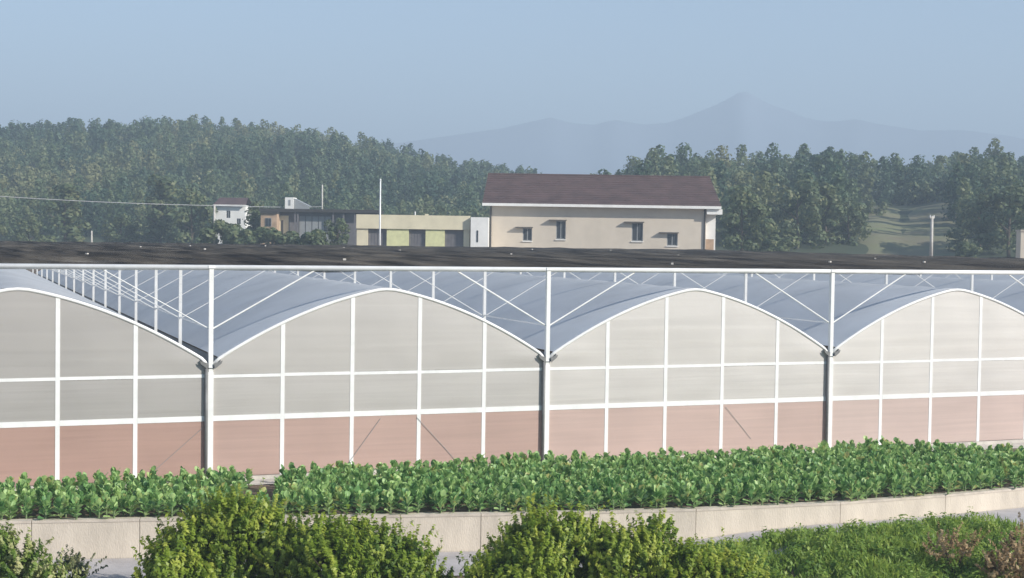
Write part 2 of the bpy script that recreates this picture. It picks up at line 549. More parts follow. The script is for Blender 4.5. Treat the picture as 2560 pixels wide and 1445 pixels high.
# posts: each valley and each row has one that carries the net above the gutter
rear_me = MB().box(-0.045, -0.045, HG - 0.2, 0.045, 0.045, HB - 0.06).mesh('post', M['white'])
post_me = MB().box(-0.058, -0.058, HG - 0.2, 0.058, 0.058, HB - 0.02).box(-0.085, -0.085, HB - 0.02, 0.085, 0.085, HB + 0.06).mesh('post', M['white'])
foot_me = MB().box(-0.07, -0.07, 0.0, 0.07, 0.07, HG - 0.2).mesh('column', M['white'])
brace = {}
thin = {}
for s in (-1, 1):
    thin[s] = MB().tube([(s * 0.06, 0, HV), (s * 2.75, 0, HB - 0.07)], 0.014, 5).mesh('brace', M['white'])
    brace[s] = MB().tube([(s * 0.06, 0, HV), (s * 2.75, 0, HB - 0.07)], 0.023, 6).mesh('brace', M['white'])
for v in VAL:
    for k in range(ROWS + 1):
        y = k * PITCH
        link('post', post_me if k == 0 else rear_me, gh, (v * SPAN, y, rise(y)))
        if k < 7:
            link('column', foot_me, gh, (v * SPAN, y, rise(y)))
        for s in (-1, 1):
            link('brace', (brace if k == 0 and (v, s) != (-1, -1) else thin)[s], gh, (v * SPAN, y, rise(y)))
    MB().tube([(v * SPAN, 0, HV), (v * SPAN, DEPTH, HV + rise(DEPTH))], 0.026, 6).build('tie_pipe', M['white'], gh)
    # gutter: open V channel in the valley with dark end plates
    x = v * SPAN
    gt = MB()
    for y0, y1 in ((-0.10, DEPTH),):
        pr_ = [(-0.26, 0.12), (-0.10, -0.09), (0.10, -0.09), (0.26, 0.12)]
        for (a, b), (c, d) in zip(pr_, pr_[1:]):
            gt.face((x + a, y0, HG + b), (x + c, y0, HG + d), (x + c, y1, HG + d + rise(y1)), (x + a, y1, HG + b + rise(y1)))
    go = gt.build('gutter', M['steel'], gh)
    for s in (-1, 1):
        ep = MB()
        ep.face((x + s * 0.30, -0.105, HG + 0.10), (x + s * 0.27, -0.105, HG + 0.02), (x + s * 0.09, -0.105, HG - 0.12), (x + s * 0.075, -0.105, HG + 0.03))
        ep.build('end_plate', M['pipe'], go)
    dp = MB().tube([(x - 0.115, -0.06, HG - 0.10), (x - 0.115, -0.06, 0.05)], 0.045, 10)
    dp.build('downpipe', M['pipe'], gh, smooth=True)

MB().tube([(BAYS[0] * SPAN - 0.3, 0, HB), ((BAYS[-1] + 1) * SPAN + 0.3, 0, HB)], 0.075, 8).build('beam', M['white'], gh, smooth=True)
for k in range(1, ROWS + 1):
    y = k * PITCH
    MB().tube([(BAYS[0] * SPAN, y, HB - 0.09 + rise(y)), ((BAYS[-1] + 1) * SPAN, y, HB - 0.09 + rise(y))], 0.03, 6).build('cross_beam', M['white'], gh)

# front wall of each bay
rw = random.Random(11)
hoop_me = None
for b in BAYS:
    x0 = b * SPAN
    gi = max(0, min(3, b + 2))  # film grade with the painted sheen, palest in the right bays
    # hoop
    pts = [(SPAN * i / 40, 0, HG + arch(i / 40)) for i in range(1, 40)]
    if hoop_me is None:
        hp = MB().tube([(0.07, 0, HG - 0.02)] + pts + [(SPAN - 0.07, 0, HG - 0.02)], 0.05, 8)
        hoop_me = hp.mesh('hoop', M['white'], True)
    link('hoop', hoop_me, gh, (x0, 0.022, 0))
    for k in range(1, 5):
        xm = x0 + SPAN * k / 5
        MB().box(xm - 0.055, 0.0, 0.05, xm + 0.055, 0.06, HG + arch(k / 5) - 0.02).build('mullion', M['white'], gh)
    for k in range(5):
        xa = x0 + SPAN * k / 5 + (0.07 if k == 0 else 0.055)
        xb = x0 + SPAN * (k + 1) / 5 - (0.07 if k == 4 else 0.055)
        sg = 0.012 * rw.uniform(-1, 1)
        MB().box(xa, 0.002, H1 - 0.042 + sg, xb, 0.035, H1 + 0.042 + sg).build('middle_rail', M['white'], gh)
        MB().box(xa, -0.003, H2 - 0.07, xb, 0.04, H2 + 0.07).build('lower_rail', M['white'], gh)
        ph = rw.uniform(0, 6)

        def sheet(za, zb, top=None):
            def fn(i, j):
                xx = xa + (xb - xa) * i
                zt = (HG + arch((xx - x0) / SPAN) - 0.03) if top else zb
                zz = za + (max(zt, za + 0.02) - za) * j
                bil = 0.022 * math.sin(math.pi * i) * math.sin(math.pi * j) + 0.006 * math.sin(9 * zz + ph) * math.sin(math.pi * i)
                return (xx, 0.009 - bil * 0.5, zz)
            return fn
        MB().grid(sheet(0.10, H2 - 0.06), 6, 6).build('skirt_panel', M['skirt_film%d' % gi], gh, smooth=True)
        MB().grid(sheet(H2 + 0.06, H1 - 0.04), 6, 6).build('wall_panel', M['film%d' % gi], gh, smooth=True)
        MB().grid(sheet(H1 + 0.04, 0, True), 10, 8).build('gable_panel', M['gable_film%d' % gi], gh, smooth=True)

    for zi in (3.24, 3.52):
        q_ = 0.5
        for i in range(50):
            if HG + arch(i / 100) > zi + 0.12:
                q_ = i / 100; break
        MB().tube([(x0 + SPAN * q_, 0.11, zi), (x0 + SPAN * (1 - q_), 0.11, zi)], 0.035, 6).build('inner_rail', M['white'], gh)
    # roof skin, drawn tight over the hoops and sagging a little between them
    NY = ROWS * 6

    def roof(i, j):
        y = DEPTH * j
        ph_ = (y / (PITCH / 3)) % 1.0
        sag = 0.035 * math.sin(math.pi * ph_) * math.sin(math.pi * i)
        return (x0 + 0.2 + (SPAN - 0.4) * i, 0.03 + y, HG + 0.055 + arch((0.2 + (SPAN - 0.4) * i) / SPAN) + rise(y) - sag)
    MB().grid(roof, 28, NY).build('roof_film', M['roof_film'], gh, smooth=True)
    # wind-bracing seen through the skirt
for xa, za, xb, zb in ((-9.75, 1.45, -11.3, 0.1), (-4.95, 1.5, -6.0, 0.1), (-3.9, 1.5, -2.6, 0.1), (5.9, 1.5, 6.8, 0.5)):
    MB().tube([(xa, -0.015, za), (xb, -0.015, zb)], 0.006, 5).build('stay_wire', M['frame'], gh)

# base kerb
MB().box(BAYS[0] * SPAN, -0.16, -0.05, (BAYS[-1] + 1) * SPAN, -0.06, 0.10).build('base_kerb', M['kerb'], gh)
# far end wall and the two sides
MB().box(BAYS[0] * SPAN + 0.2, DEPTH - 0.05, 0.0, (BAYS[-1] + 1) * SPAN - 0.2, DEPTH, HG).build('rear_wall', M['film1'], gh)
for sx in (BAYS[0] * SPAN + 0.02, (BAYS[-1] + 1) * SPAN - 0.06):
    MB().box(sx, 0.1, 0.0, sx + 0.04, DEPTH, HG).build('side_wall', M['film1'], gh)

# shade net: a fine pleated sheet lying on the wires
NXn, per = 110, 0.37
g = MB()
yN = int(DEPTH / per) * 6
nx0, nx1 = BAYS[0] * SPAN, (BAYS[-1] + 1) * SPAN
rn = np.random.default_rng(5)
jj, ii = np.meshgrid(np.arange(yN + 1), np.arange(NXn + 1), indexing='ij')
yy = 0.12 + (DEPTH - 0.1) * jj / yN
xx = nx0 + (nx1 - nx0) * ii / NXn
low = 0.05 * np.sin(xx * 0.7) * np.sin(yy * 0.9 + 0.3 * xx) + 0.03 * np.sin(xx * 2.3 + yy * 0.4)
zz = HB - 0.01 + 0.0016 * yy + 0.05 * np.sin(2 * np.pi * yy / per + 0.8 * np.sin(xx * 0.9)) + low + rn.normal(0, 0.006, xx.shape)
vv = np.stack([xx, yy, zz], -1).reshape(-1, 3)
a = (jj[:-1, :-1] * (NXn + 1) + ii[:-1, :-1]).ravel()
quads = np.stack([a, a + 1, a + NXn + 2, a + NXn + 1], 1)
me = bpy.data.meshes.new('shade_net')
me.vertices.add(len(vv)); me.vertices.foreach_set('co', vv.astype(np.float32).ravel())
me.loops.add(quads.size); me.loops.foreach_set('vertex_index', quads.astype(np.int32).ravel())
me.polygons.add(len(quads)); me.polygons.foreach_set('loop_start', np.arange(0, quads.size, 4, dtype=np.int32))
me.update(calc_edges=True)
me.polygons.foreach_set('use_smooth', [True] * len(quads))
me.materials.append(M['net'])
link('shade_net', me, gh)
rc = random.Random(8)
clip_me = MB().box(-0.05, -0.04, 0.0, 0.05, 0.04, 0.06).mesh('net_clip', M['pole'])
for i in range(16):
    y = rc.uniform(3, 60)
    x = -14.2 + (y + 38) * (0.40 + rc.uniform(-0.36, 0.36))
    link('net_clip', clip_me, gh, (x, y, HB + 0.05 + 0.0016 * y), (0, 0, rc.uniform(0, 3)))

# trodden pale strip along the foot of the front wall
g = MB()
g.grid(lambda i, j: (BAYS[0] * SPAN + (SPAN * len(BAYS)) * i, -0.16 - (0.95 + 0.12 * math.sin(i * 90)) * j, 0.012 + up_ground(0, 0)), 60, 1)
tag(g.build('path', M['kerb']), kind='structure')

# ------------------------------------------------------------------ low wall along the field
lw = empty('low_wall', (0.78, -7.5, -0.6))
tag(lw, 'low beige rendered wall along the front of the kale field', 'wall')
oy = (0.78, -7.5, -0.6)
for (a, b), (c, d) in zip(WALL, WALL[1:]):
    L = math.hypot(c - a, d - b)
    n = max(1, round(L / 3.0))
    tx, ty = (c - a) / L, (d - b) / L
    nx_, ny_ = -ty, tx
    for i in range(n):                     # cast in lengths with open joints between them
        s0, s1 = L * i / n + 0.007, L * (i + 1) / n - 0.007
        for w, z0, z1, nm, mk in ((0.0, -1.25, -0.03, 'wall_segment', 'wall'), (-0.012, -0.03, 0.03, 'coping', 'cope')):
            g = MB()
            pa = [(a + tx * s + nx_ * q, b + ty * s + ny_ * q) for s, q in ((s0, w), (s1, w), (s1, 0.22 - w), (s0, 0.22 - w))]
            g.v = [(x - oy[0], y - oy[1], z0 - oy[2]) for x, y in pa] + [(x - oy[0], y - oy[1], z1 - oy[2]) for x, y in pa]
            g.f = [(0, 3, 2, 1), (4, 5, 6, 7), (0, 1, 5, 4), (1, 2, 6, 5), (2, 3, 7, 6), (3, 0, 4, 7)]
            g.build(nm, M[mk], lw)

# ------------------------------------------------------------------ kale field
rk = random.Random(21)


def kale_leaf_mesh(seed):
    r = random.Random(seed)
    L = 1.0; W = r.uniform(0.62, 0.78)
    curl = r.uniform(0.25, 0.55); cup = r.uniform(0.10, 0.22)
    prof = [(0.0, 0.05), (0.22, 0.07), (0.34, 0.62), (0.58, 1.0), (0.82, 0.80), (1.0, 0.22)]
    g = MB()
    for t, w in prof:
        zc = 0.30 * t - curl * t * t * 0.5
        ruff = 0.05 * math.sin(seed + t * 17)
        for s in (-1, -0.5, 0, 0.5, 1):
            x = s * w * W * 0.5
            g.v.append((x, t * L + (0.04 * r.uniform(-1, 1) if abs(s) == 1 else 0), zc + cup * s * s * w * W + (ruff + 0.03 * r.uniform(-1, 1)) * abs(s)))
    for i in range(len(prof) - 1):
        for k in range(4):
            a = i * 5 + k
            g.f.append((a, a + 1, a + 6, a + 5))
    return g


LG = [kale_leaf_mesh(i) for i in range(5)]
LM = [g_.mesh('leaf', M['kale_leaf'], True) for g_ in LG]
stalk_me = MB().tube([(0, 0, -0.02), (0.01, 0, 0.16), (0, 0.01, 0.30)], 0.025, 6, 0.018).mesh('kale_plant', M['kale_stalk'])


def leaf_set(r, n=21, big=1.0):
    out = []
    for i in range(n):
        t = i / n
        out.append((r.randrange(5), (r.uniform(-.015, .015), r.uniform(-.015, .015), 0.04 + 0.36 * t),
                    (R(14 + 62 * t + r.uniform(-16, 22)), r.uniform(-.35, .35), i * 2.4 + r.uniform(-.4, .4)),
                    big * r.uniform(0.16, 0.25) * (1.0 - 0.12 * t)))
    return out


def gap(x, y):
    # the trodden path that cuts the back of the field
    c = -8.75 + (y + 2.5) * 0.35
    return abs(x - c) < 0.42 and y > -4.6


rows = []
for rI in range(17):
    t = 0.15 + rI * 0.36
    pl = []
    x = -19.5
    while x < 19.5:
        y = wall_y(x) + t
        xx_, yy_ = x + rk.uniform(-.1, .1), y + rk.uniform(-.12, .12)
        back = -1.15 if xx_ < 6 else -1.15 - (xx_ - 6) * 0.10
        if xx_ > 11: back -= (xx_ - 11) * 0.55
        if yy_ < back and not gap(xx_, yy_):
            pl.append((xx_, yy_))
        x += 0.345
    rows.append(pl)
ROWNAME = ['front row by the low wall', 'second row from the low wall', 'third row from the low wall', 'fourth row from the low wall', 'fifth row from the low wall']


def which(x):
    return ', below the ' + ('leftmost' if x < -9.6 else 'second' if x < 0 else 'third' if x < 9.6 else 'rightmost') + ' arch'


rest = []
count = 0
single = []
for vI in range(5):
    r = random.Random(100 + vI)
    g = MB()
    for li, loc, rot, sc in leaf_set(r):
        mt_ = Matrix.Translation(loc) @ Matrix.Rotation(rot[2], 4, 'Z') @ Matrix.Rotation(rot[1], 4, 'Y') @ Matrix.Rotation(rot[0], 4, 'X') @ Matrix.Scale(sc, 4)
        o_ = len(g.v)
        g.v += [tuple(mt_ @ Vector(q)) for q in LG[li].v]
        g.f += [tuple(o_ + q for q in f_) for f_ in LG[li].f]
    single.append((g, g.mesh('kale_plant', M['kale_leaf'], True)))
for rI, pl in enumerate(rows):
    for (x, y) in pl:
        inview = -16.2 < x < 14.5
        z = up_ground(x, y)
        s = rk.uniform(0.88, 1.18) * (1.12 if rk.random() < 0.1 else 1)
        rz = rk.uniform(0, 6.3)
        if rI < 2 and inview:
            o = link('kale_plant', stalk_me, None, (x, y, z), (0, 0, rz))
            tag(o, 'green kale plant in the ' + ROWNAME[rI] + which(x), 'kale', 'kale plants in the field')
            for li, loc, rot, sc in leaf_set(rk, 17, s):
                lo = link('leaf', LM[li], o, loc, (rot[0], rot[1], rot[2]), (sc, sc, sc))
                lo.rotation_mode = 'XYZ'
            count += 1
        elif rI < 5 and inview and count < 300:
            o = link('kale_plant', single[rk.randrange(5)][1], None, (x, y, z), (0, 0, rz), (s, s, s))
            tag(o, 'green kale plant in the ' + ROWNAME[rI] + which(x), 'kale', 'kale plants in the field')
            count += 1
        else:
            rest.append((x, y, z, s, rz))
V, F, T = [], [], []
off = 0
for x, y, z, s, rz in rest:
    g = single[rk.randrange(5)][0]
    a = np.array(g.v) * s
    c_, s_ = math.cos(rz), math.sin(rz)
    a = np.stack([a[:, 0] * c_ - a[:, 1] * s_ + x, a[:, 0] * s_ + a[:, 1] * c_ + y, a[:, 2] + z], 1)
    f_ = np.array(g.f)
    V.append(a); F.append(f_ + off); off += len(a)
    T.append(np.repeat(np.random.default_rng(int(x * 100 + 5000)).uniform(0, 1, len(f_) // 20 + 1), 20)[:len(f_)])
V = np.concatenate(V); F = np.concatenate(F); T = np.concatenate(T)
me = bpy.data.meshes.new('kale_crop')
me.vertices.add(len(V)); me.vertices.foreach_set('co', V.astype(np.float32).ravel())
me.loops.add(F.size); me.loops.foreach_set('vertex_index', F.astype(np.int32).ravel())
me.polygons.add(len(F)); me.polygons.foreach_set('loop_start', np.arange(0, F.size, 4, dtype=np.int32))
me.update(calc_edges=True)
me.polygons.foreach_set('use_smooth', [True] * len(F))
me.attributes.new('tint', 'FLOAT', 'FACE').data.foreach_set('value', T.astype(np.float32))
me.materials.append(M['kale_far'])
tag(link('kale_crop', me), 'massed green kale leaves at the back of the field below the greenhouse', 'kale', kind='stuff')

# ------------------------------------------------------------------ trees
def crown(kind, n, rng):
    """clump-built crown of unit height (z 0..1): positions, normals, sizes"""
    P, Nn, S = [], [], []
    if kind == 'broad':
        nb = 20
        for i in range(nb):
            a = rng.uniform(0, 6.28); h = 0.10 + 0.78 * (i + rng.uniform(0, 1)) / nb
            rr = 0.33 * math.sqrt(max(0.05, 1 - ((h - 0.42) / 0.50) ** 2)) * rng.uniform(0.5, 1.1)
            c = np.array([rr * math.cos(a), rr * math.sin(a), h]); br = rng.uniform(0.10, 0.18)
            k = n // nb
            d = unit(rng.normal(size=(k, 3)) + np.array([0, 0, 0.25]))
            P.append(c + d * br * rng.uniform(0.6, 1.05, (k, 1)) * np.array([1, 1, 0.85]))
            Nn.append(d + rng.normal(0, 0.28, (k, 3))); S.append(rng.uniform(0.04, 0.075, k))
    elif kind == 'tall':
        nb = 20
        for i in range(nb):
            h = 0.06 + 0.92 * (i + 0.5) / nb
            rr = 0.17 * (1.0 - 0.65 * max(0, (h - 0.35) / 0.65)) * rng.uniform(0.3, 1.15)
            a = rng.uniform(0, 6.28)
            c = np.array([rr * math.cos(a), rr * math.sin(a), h]); br = rng.uniform(0.07, 0.12)
            k = n // nb
            d = unit(rng.normal(size=(k, 3)) + np.array([0, 0, 0.2]))
            P.append(c + d * br * rng.uniform(0.6, 1.05, (k, 1)) * np.array([1, 1, 1.1]))
            Nn.append(d + rng.normal(0, 0.28, (k, 3))); S.append(rng.uniform(0.036, 0.066, k))
    else:                                  # bush
        nb = 12
        for i in range(nb):
            a = rng.uniform(0, 6.28); h = rng.uniform(0.15, 0.80)
            rr = 0.42 * math.sqrt(max(0.05, 1 - h ** 2)) * rng.uniform(0.3, 1.1)
            c = np.array([rr * math.cos(a), rr * math.sin(a), h]); br = rng.uniform(0.14, 0.22)
            k = n // nb
            d = unit(rng.normal(size=(k, 3)) + np.array([0, 0, 0.25]))
            P.append(c + d * br * rng.uniform(0.6, 1.05, (k, 1)))
            Nn.append(d + rng.normal(0, 0.28, (k, 3))); S.append(rng.uniform(0.07, 0.13, k))
    return np.concatenate(P), np.concatenate(Nn), np.concatenate(S)


def wood(name, fn, boxes, spacing, hrange, nleaf, seed, label, skip=None):
    rng = np.random.default_rng(seed)
    variants = [crown(k, nleaf, rng) for k in ('broad', 'tall', 'broad', 'tall', 'broad', 'bush')]
    Vs, Ts = [], []
    nt_ = 0
    for u0, u1, d0, d1 in boxes:
        d = d0
        while d < d1:
            du = spacing / d
            u = u0
            while u < u1:
                uu = u + rng.uniform(-.45, .45) * du; dd = d + rng.uniform(-.45, .45) * spacing
                u += du
                if skip and skip(uu, dd): continue
                x, y = valley(uu, dd)
                z = fn(uu, dd)
                # tree kinds and colours come in stands
                st = math.sin(x * 0.055 + 1.3) * math.sin(y * 0.041 + seed) + 0.5 * math.sin(x * 0.13 - y * 0.09)
                vi = (1 if rng.random() < 0.5 else 3) if st > 0.35 else int(rng.integers(0, 6))
                p_, n_, s_ = variants[vi]
                hgt = rng.uniform(*hrange) * (1.12 if vi in (1, 3) else 0.95 if vi != 5 else 0.6)
                wd = rng.uniform(0.85, 1.25)
                rz = rng.uniform(0, 6.28); c_, sn = math.cos(rz), math.sin(rz)
                rot = np.array([[c_, -sn, 0], [sn, c_, 0], [0, 0, 1]])
                pos = (p_ * np.array([wd, wd, 1])) @ rot.T * hgt + np.array([x, y, z - 0.5])
                Vs.append(leaves(pos, n_ @ rot.T, s_ * hgt * 1.22, rng, 0.85))
                base = 0.42 - 0.30 * st + rng.normal(0, 0.26)
                Ts.append(np.clip(base + rng.normal(0, 0.09, len(pos)), 0, 1))
                nt_ += 1
            d += spacing * 0.95
    me = np_mesh(name, np.concatenate(Vs), 4, M['wood_leaf'], np.concatenate(Ts))
    tag(link(name, me), label, 'woodland', kind='stuff')
    return nt_


def meadow_gap(u, d):
    return 0.236 < u < 0.318 - (d - 170) * 0.0004 and d < 238


n1 = wood('left_woodland', hl_left, [(-0.46, 0.13, 222, 262), (-0.46, 0.10, 262, 400)], 4.5, (5.6, 7.8), 400, 1, 'dense green wood covering the hill on the left')
n2 = wood('right_woodland', hl_right, [(0.05, 0.46, 196, 300), (0.22, 0.46, 300, 318)], 4.9, (6.2, 8.6), 480, 2, 'dense green wood covering the hill on the right', meadow_gap)
print('woodland trees', n1, n2)

trunk_me = MB()
trunk_me.tube([(0, 0, -0.05), (0.01, 0.01, 0.25), (-0.01, 0.0, 0.55), (0.0, 0.01, 0.82)], 0.028, 7, 0.008)
for a, h, l in ((0.4, 0.28, 0.26), (2.3, 0.36, 0.28), (4.1, 0.44, 0.24), (5.4, 0.55, 0.2), (1.3, 0.62, 0.16)):
    trunk_me.tube([(0, 0, h), (l * .5 * math.cos(a), l * .5 * math.sin(a), h + .10), (l * math.cos(a), l * math.sin(a), h + .17)], 0.012, 5, 0.004)
trunk_mesh = trunk_me.mesh('trunk', M['bark'])
rt = np.random.default_rng(77)
CR = {}
for kind, n in (('broad', 2400), ('tall', 2000), ('bush', 1900)):
    CR[kind] = []
    for i in range(3):
        p_, n_, s_ = crown(kind, n, rt)
        CR[kind].append(np_mesh('crown', leaves(p_, n_, s_ * 0.95, rt, 0.75), 4, M['tree_leaf'],
                                np.clip(rt.normal(0.5, 0.16, len(p_)), 0, 1)))


def tree(loc, h, kind, vi, label, name='broadleaf_tree', w=1.0, group='trees at the foot of the hills'):
    r = empty(name, loc, rt.uniform(0, 6.28))
    tag(r, label, 'bush' if kind == 'bush' else 'tree', group if kind != 'bush' else 'bushes by the far houses')
    link('trunk', trunk_mesh, r, sc=(h * (0.5 if kind == 'bush' else 1), h * (0.5 if kind == 'bush' else 1), h * 0.95))
    link('crown', CR[kind][vi], r, sc=(h * w, h * w, h))


# right of the big house and along the meadow
tree((72.62, 111.75, 4.90), 8.2, 'broad', 0, 'olive green tree touching the right end of the big house', w=1.1)
tree((77.09, 114.28, 4.17), 5.6, 'broad', 1, 'low rounded tree just right of the big house, in front of taller trees', w=1.25)
tree((86.47, 121.32, 5.49), 9.6, 'broad', 2, 'broad leafy tree second from the right end of the big house', w=1.1)
tree((92.10, 123.38, 5.69), 8.5, 'tall', 0, 'tall narrow tree at the left edge of the grassy clearing', 'slender_tree', w=1.5)
tree((96.11, 123.94, 5.56), 7.0, 'broad', 0, 'grey green tree bordering the grassy clearing on its left', w=1.1)
tree((119.62, 151.19, 7.21), 6.5, 'broad', 1, 'brownish green tree at the top left of the grassy clearing')
tree((108.28, 112.65, 5.22), 9.0, 'broad', 2, 'dark tree at the right edge of the grassy clearing', w=1.15)
tree((107.74, 106.41, 5.06), 9.5, 'broad', 0, 'dark broad tree at the right border above the net', w=1.2)
tree((74.58, 106.67, 4.07), 3.2, 'bush', 1, 'pale green bush behind the net, right of the big house', 'leafy_bush', w=1.4)
tree((96.48, 100.13, 4.60), 2.6, 'bush', 0, 'olive bush at the foot of the clearing right of the pole', 'leafy_bush', w=1.3)
# left foot of the hill
tree((-10.24, 164.03, 3.29), 6.5, 'broad', 0, 'leafy tree at the left border above the net')
tree((-5.06, 167.35, 3.56), 5.2, 'broad', 1, 'yellowish tree second from the left border above the net')
tree((-0.14, 170.77, 3.56), 9.5, 'tall', 1, 'tall narrow tree left of the short white post', 'slender_tree', w=1.5)
tree((7.66, 173.05, 3.77), 5.6, 'broad', 2, 'yellow green low tree right of the short white post', w=1.2)
tree((12.95, 170.96, 3.97), 10.5, 'tall', 2, 'tall narrow tree midway between white post and white house', 'slender_tree', w=1.4)
tree((16.26, 164.26, 3.98), 9.0, 'broad', 0, 'green tree just left of the white house')
tree((21.16, 146.17, 4.38), 6.2, 'tall', 0, 'dark narrow tree between the white house and the long shed', 'slender_tree', w=1.3)
tree((14.06, 127.47, 4.01), 4.4, 'bush', 0, 'grey green bush in front of the white house', 'leafy_bush', w=1.3)
tree((16.44, 121.15, 4.00), 3.6, 'bush', 1, 'leafy bush in front of the orange brick hut', 'leafy_bush', w=1.4)
tree((18.97, 118.00, 4.08), 3.4, 'bush', 2, 'leafy bush in front of the cream wall of the long shed', 'leafy_bush', w=1.4)
tree((21.09, 115.00, 4.02), 3.4, 'bush', 0, 'leafy bush in front of the grey shed doors', 'leafy_bush', w=1.3)
tree((26.05, 122.71, 3.83), 5.0, 'broad', 1, 'dark tree at the left end of the flat-roofed annex')

# ------------------------------------------------------------------ buildings behind the net
def m_px(D):
    return D / 3606.0


# big house: local x along its front, y going back, z up from its base
hx = (45.22, 93.58, 6.54)
hs = empty('big_house', (hx[0], hx[1], 2.9), -YAW)
tag(hs, 'large tan house with a dark brown gable roof and white eaves behind the greenhouse', 'house')
k = m_px(145)
HZ = 6.469 - 2.9
ex0, ex1 = (1222 - 1492) * k, (1762 - 1492) * k
ez = HZ + (602 - 517) * k
Wd = 9.5
wins = [(1305, 1328, 573, 605), (1388, 1412, 554, 600), (1577, 1605, 556, 602), (1665, 1692, 581, 612)]


def loc_rect(r, c0=1492, hz0=602.0):
    return (r[0] - c0) * k, (r[1] - c0) * k, HZ + (hz0 - r[3]) * k, HZ + (hz0 - r[2]) * k


def wall_with_holes(x0, x1, z0, z1, holes, y, th=0.25):
    """front wall in strips so that the window openings are real"""
    g = MB()
    cuts = sorted(set([x0, x1] + [h[0] for h in holes] + [h[1] for h in holes]))
    for a, b in zip(cuts, cuts[1:]):
        mid = (a + b) / 2
        hh = [h for h in holes if h[0] < mid < h[1]]
        zs = z0
        for h in sorted(hh, key=lambda q: q[2]):
            g.box(a, y, zs, b, y + th, h[2]); zs = h[3]
        g.box(a, y, zs, b, y + th, z1)
    return g


holes = [loc_rect(w_) for w_ in wins]
wall_with_holes(ex0, ex1, 0, ez, holes, 0).build('front_wall', M['house_wall'], hs)
MB().box(ex0, 0.25, 0, ex0 + 0.25, Wd, ez).box(ex1 - 0.25, 0.25, 0, ex1, Wd, ez).box(ex0 + 0.25, Wd - 0.25, 0, ex1 - 0.25, Wd, ez).build('side_wall', M['house_wall'], hs)
for w_, h in zip(wins, holes):
    a, b, z0, z1 = h
    wo = MB()
    fw = 0.09
    wo.box(a, 0.08, z0, a + fw, 0.16, z1).box(b - fw, 0.08, z0, b, 0.16, z1).box(a + fw, 0.08, z0, b - fw, 0.16, z0 + fw).box(a + fw, 0.08, z1 - fw, b - fw, 0.16, z1)
    mx_ = (a + b) / 2
    wo.box(mx_ - 0.04, 0.085, z0 + fw, mx_ + 0.04, 0.155, z1 - fw)
    o = wo.build('window', M['frame'], hs)
    MB().box(a + fw, 0.115, z0 + fw, mx_ - 0.04, 0.125, z1 - fw).build('pane', M['glass'], o)
    MB().box(mx_ + 0.04, 0.115, z0 + fw, b - fw, 0.125, z1 - fw).build('pane', M['glass'], o)
    MB().box(a - 0.75, -0.42, z1 + 0.03, b + 0.08, 0.0, z1 + 0.12).build('window_hood_and_shadow', M['hood'], hs)  # slab drawn out to the left in place of the hood's cast shadow
    MB().box(a - 0.06, -0.10, z0 - 0.09, b + 0.06, 0.0, z0 - 0.01).build('sill', M['white_wall'], hs)
# roof: two slopes with course lines
rz_ = HZ + (602 - 440) * m_px(149.7) 
ro0, ro1 = (1203 - 1492) * k, (1797 - 1492) * k
rid0, rid1 = (1214 - 1492) * k, (1786 - 1492) * k
nC = 13
roof_o = None
yr = Wd / 2
for side in (0, 1):
    g = MB()
    for c in range(nC):
        t0, t1 = c / nC, (c + 1) / nC
        def rp_(t, lift):
            xa = ro0 + (rid0 - ro0) * t; xb = ro1 + (rid1 - ro1) * t
            yv = (-0.75 + (yr + 0.75) * t) if side == 0 else (Wd + 0.75 - (yr + 0.75) * t)
            zv = ez - 0.12 + 0.30 + (rz_ - ez - 0.18) * t + lift
            return xa, xb, yv, zv
        a0, b0, y0, z0 = rp_(t0, 0.05); a1, b1, y1, z1 = rp_(t1, 0.0)
        q = [(a0, y0, z0), (b0, y0, z0), (b1, y1, z1), (a1, y1, z1)]
        g.face(*(q if side == 0 else q[::-1]))
        g.face((a0, y0, z0 - 0.05), (b0, y0, z0 - 0.05), (b0, y0, z0), (a0, y0, z0))
    o = g.build('roof_slope', M['roof_tile'], hs)
    roof_o = roof_o or o
MB().tube([(rid0, yr, rz_), (rid1, yr, rz_)], 0.13, 6).build('ridge', M['roof_tile'], roof_o)
for xg in (ex0 + 0.02, ex1 - 0.02):
    MB().face((xg, 0, ez), (xg, Wd, ez), (xg, yr, rz_ - 0.2)).build('gable', M['house_wall'], hs)
MB().box(ro0, -0.83, ez - 0.08, ro1, -0.72, ez + 0.19).build('fascia', M['white_wall'], hs)
MB().box(ro0 + 0.05, -0.715, ez - 0.06, ro1 - 0.05, -0.003, ez + 0.0).build('soffit', M['white_wall'], hs)
MB().box(ex1 + 0.003, -0.6, ez - 0.62, ex1 + 1.55, 1.6, ez - 0.10).build('eave_return', M['white_wall'], hs)
MB().box(ex1 + 0.003, 0.6, 0, ex1 + 1.05, 5.0, ez - 0.63).build('side_wing', M['white_wall'], hs)
MB().box(ex1 + 0.01, 0.56, HZ - 30 * k, ex1 + 0.9, 0.595, HZ + 8 * k).build('brick_plinth', M['orange'], hs)
for xg in (ex0 + 0.10, ex1 - 0.14):
    MB().tube([(xg, -0.08, 0), (xg, -0.08, ez - 0.1)], 0.07, 6).build('downpipe', M['dark'], hs)

# flat annex with pilasters and grey shuttered bays
ax = (26.81, 96.59, 6.28)
an = empty('flat_annex', (ax[0], ax[1], 2.9), -YAW)
tag(an, 'flat-roofed cream annex with grey shuttered windows left of the big house', 'building')
k = m_px(141)


def lx(px): return (px - 1032) * k
def lz(py): return HZ + (595.2 - py) * k


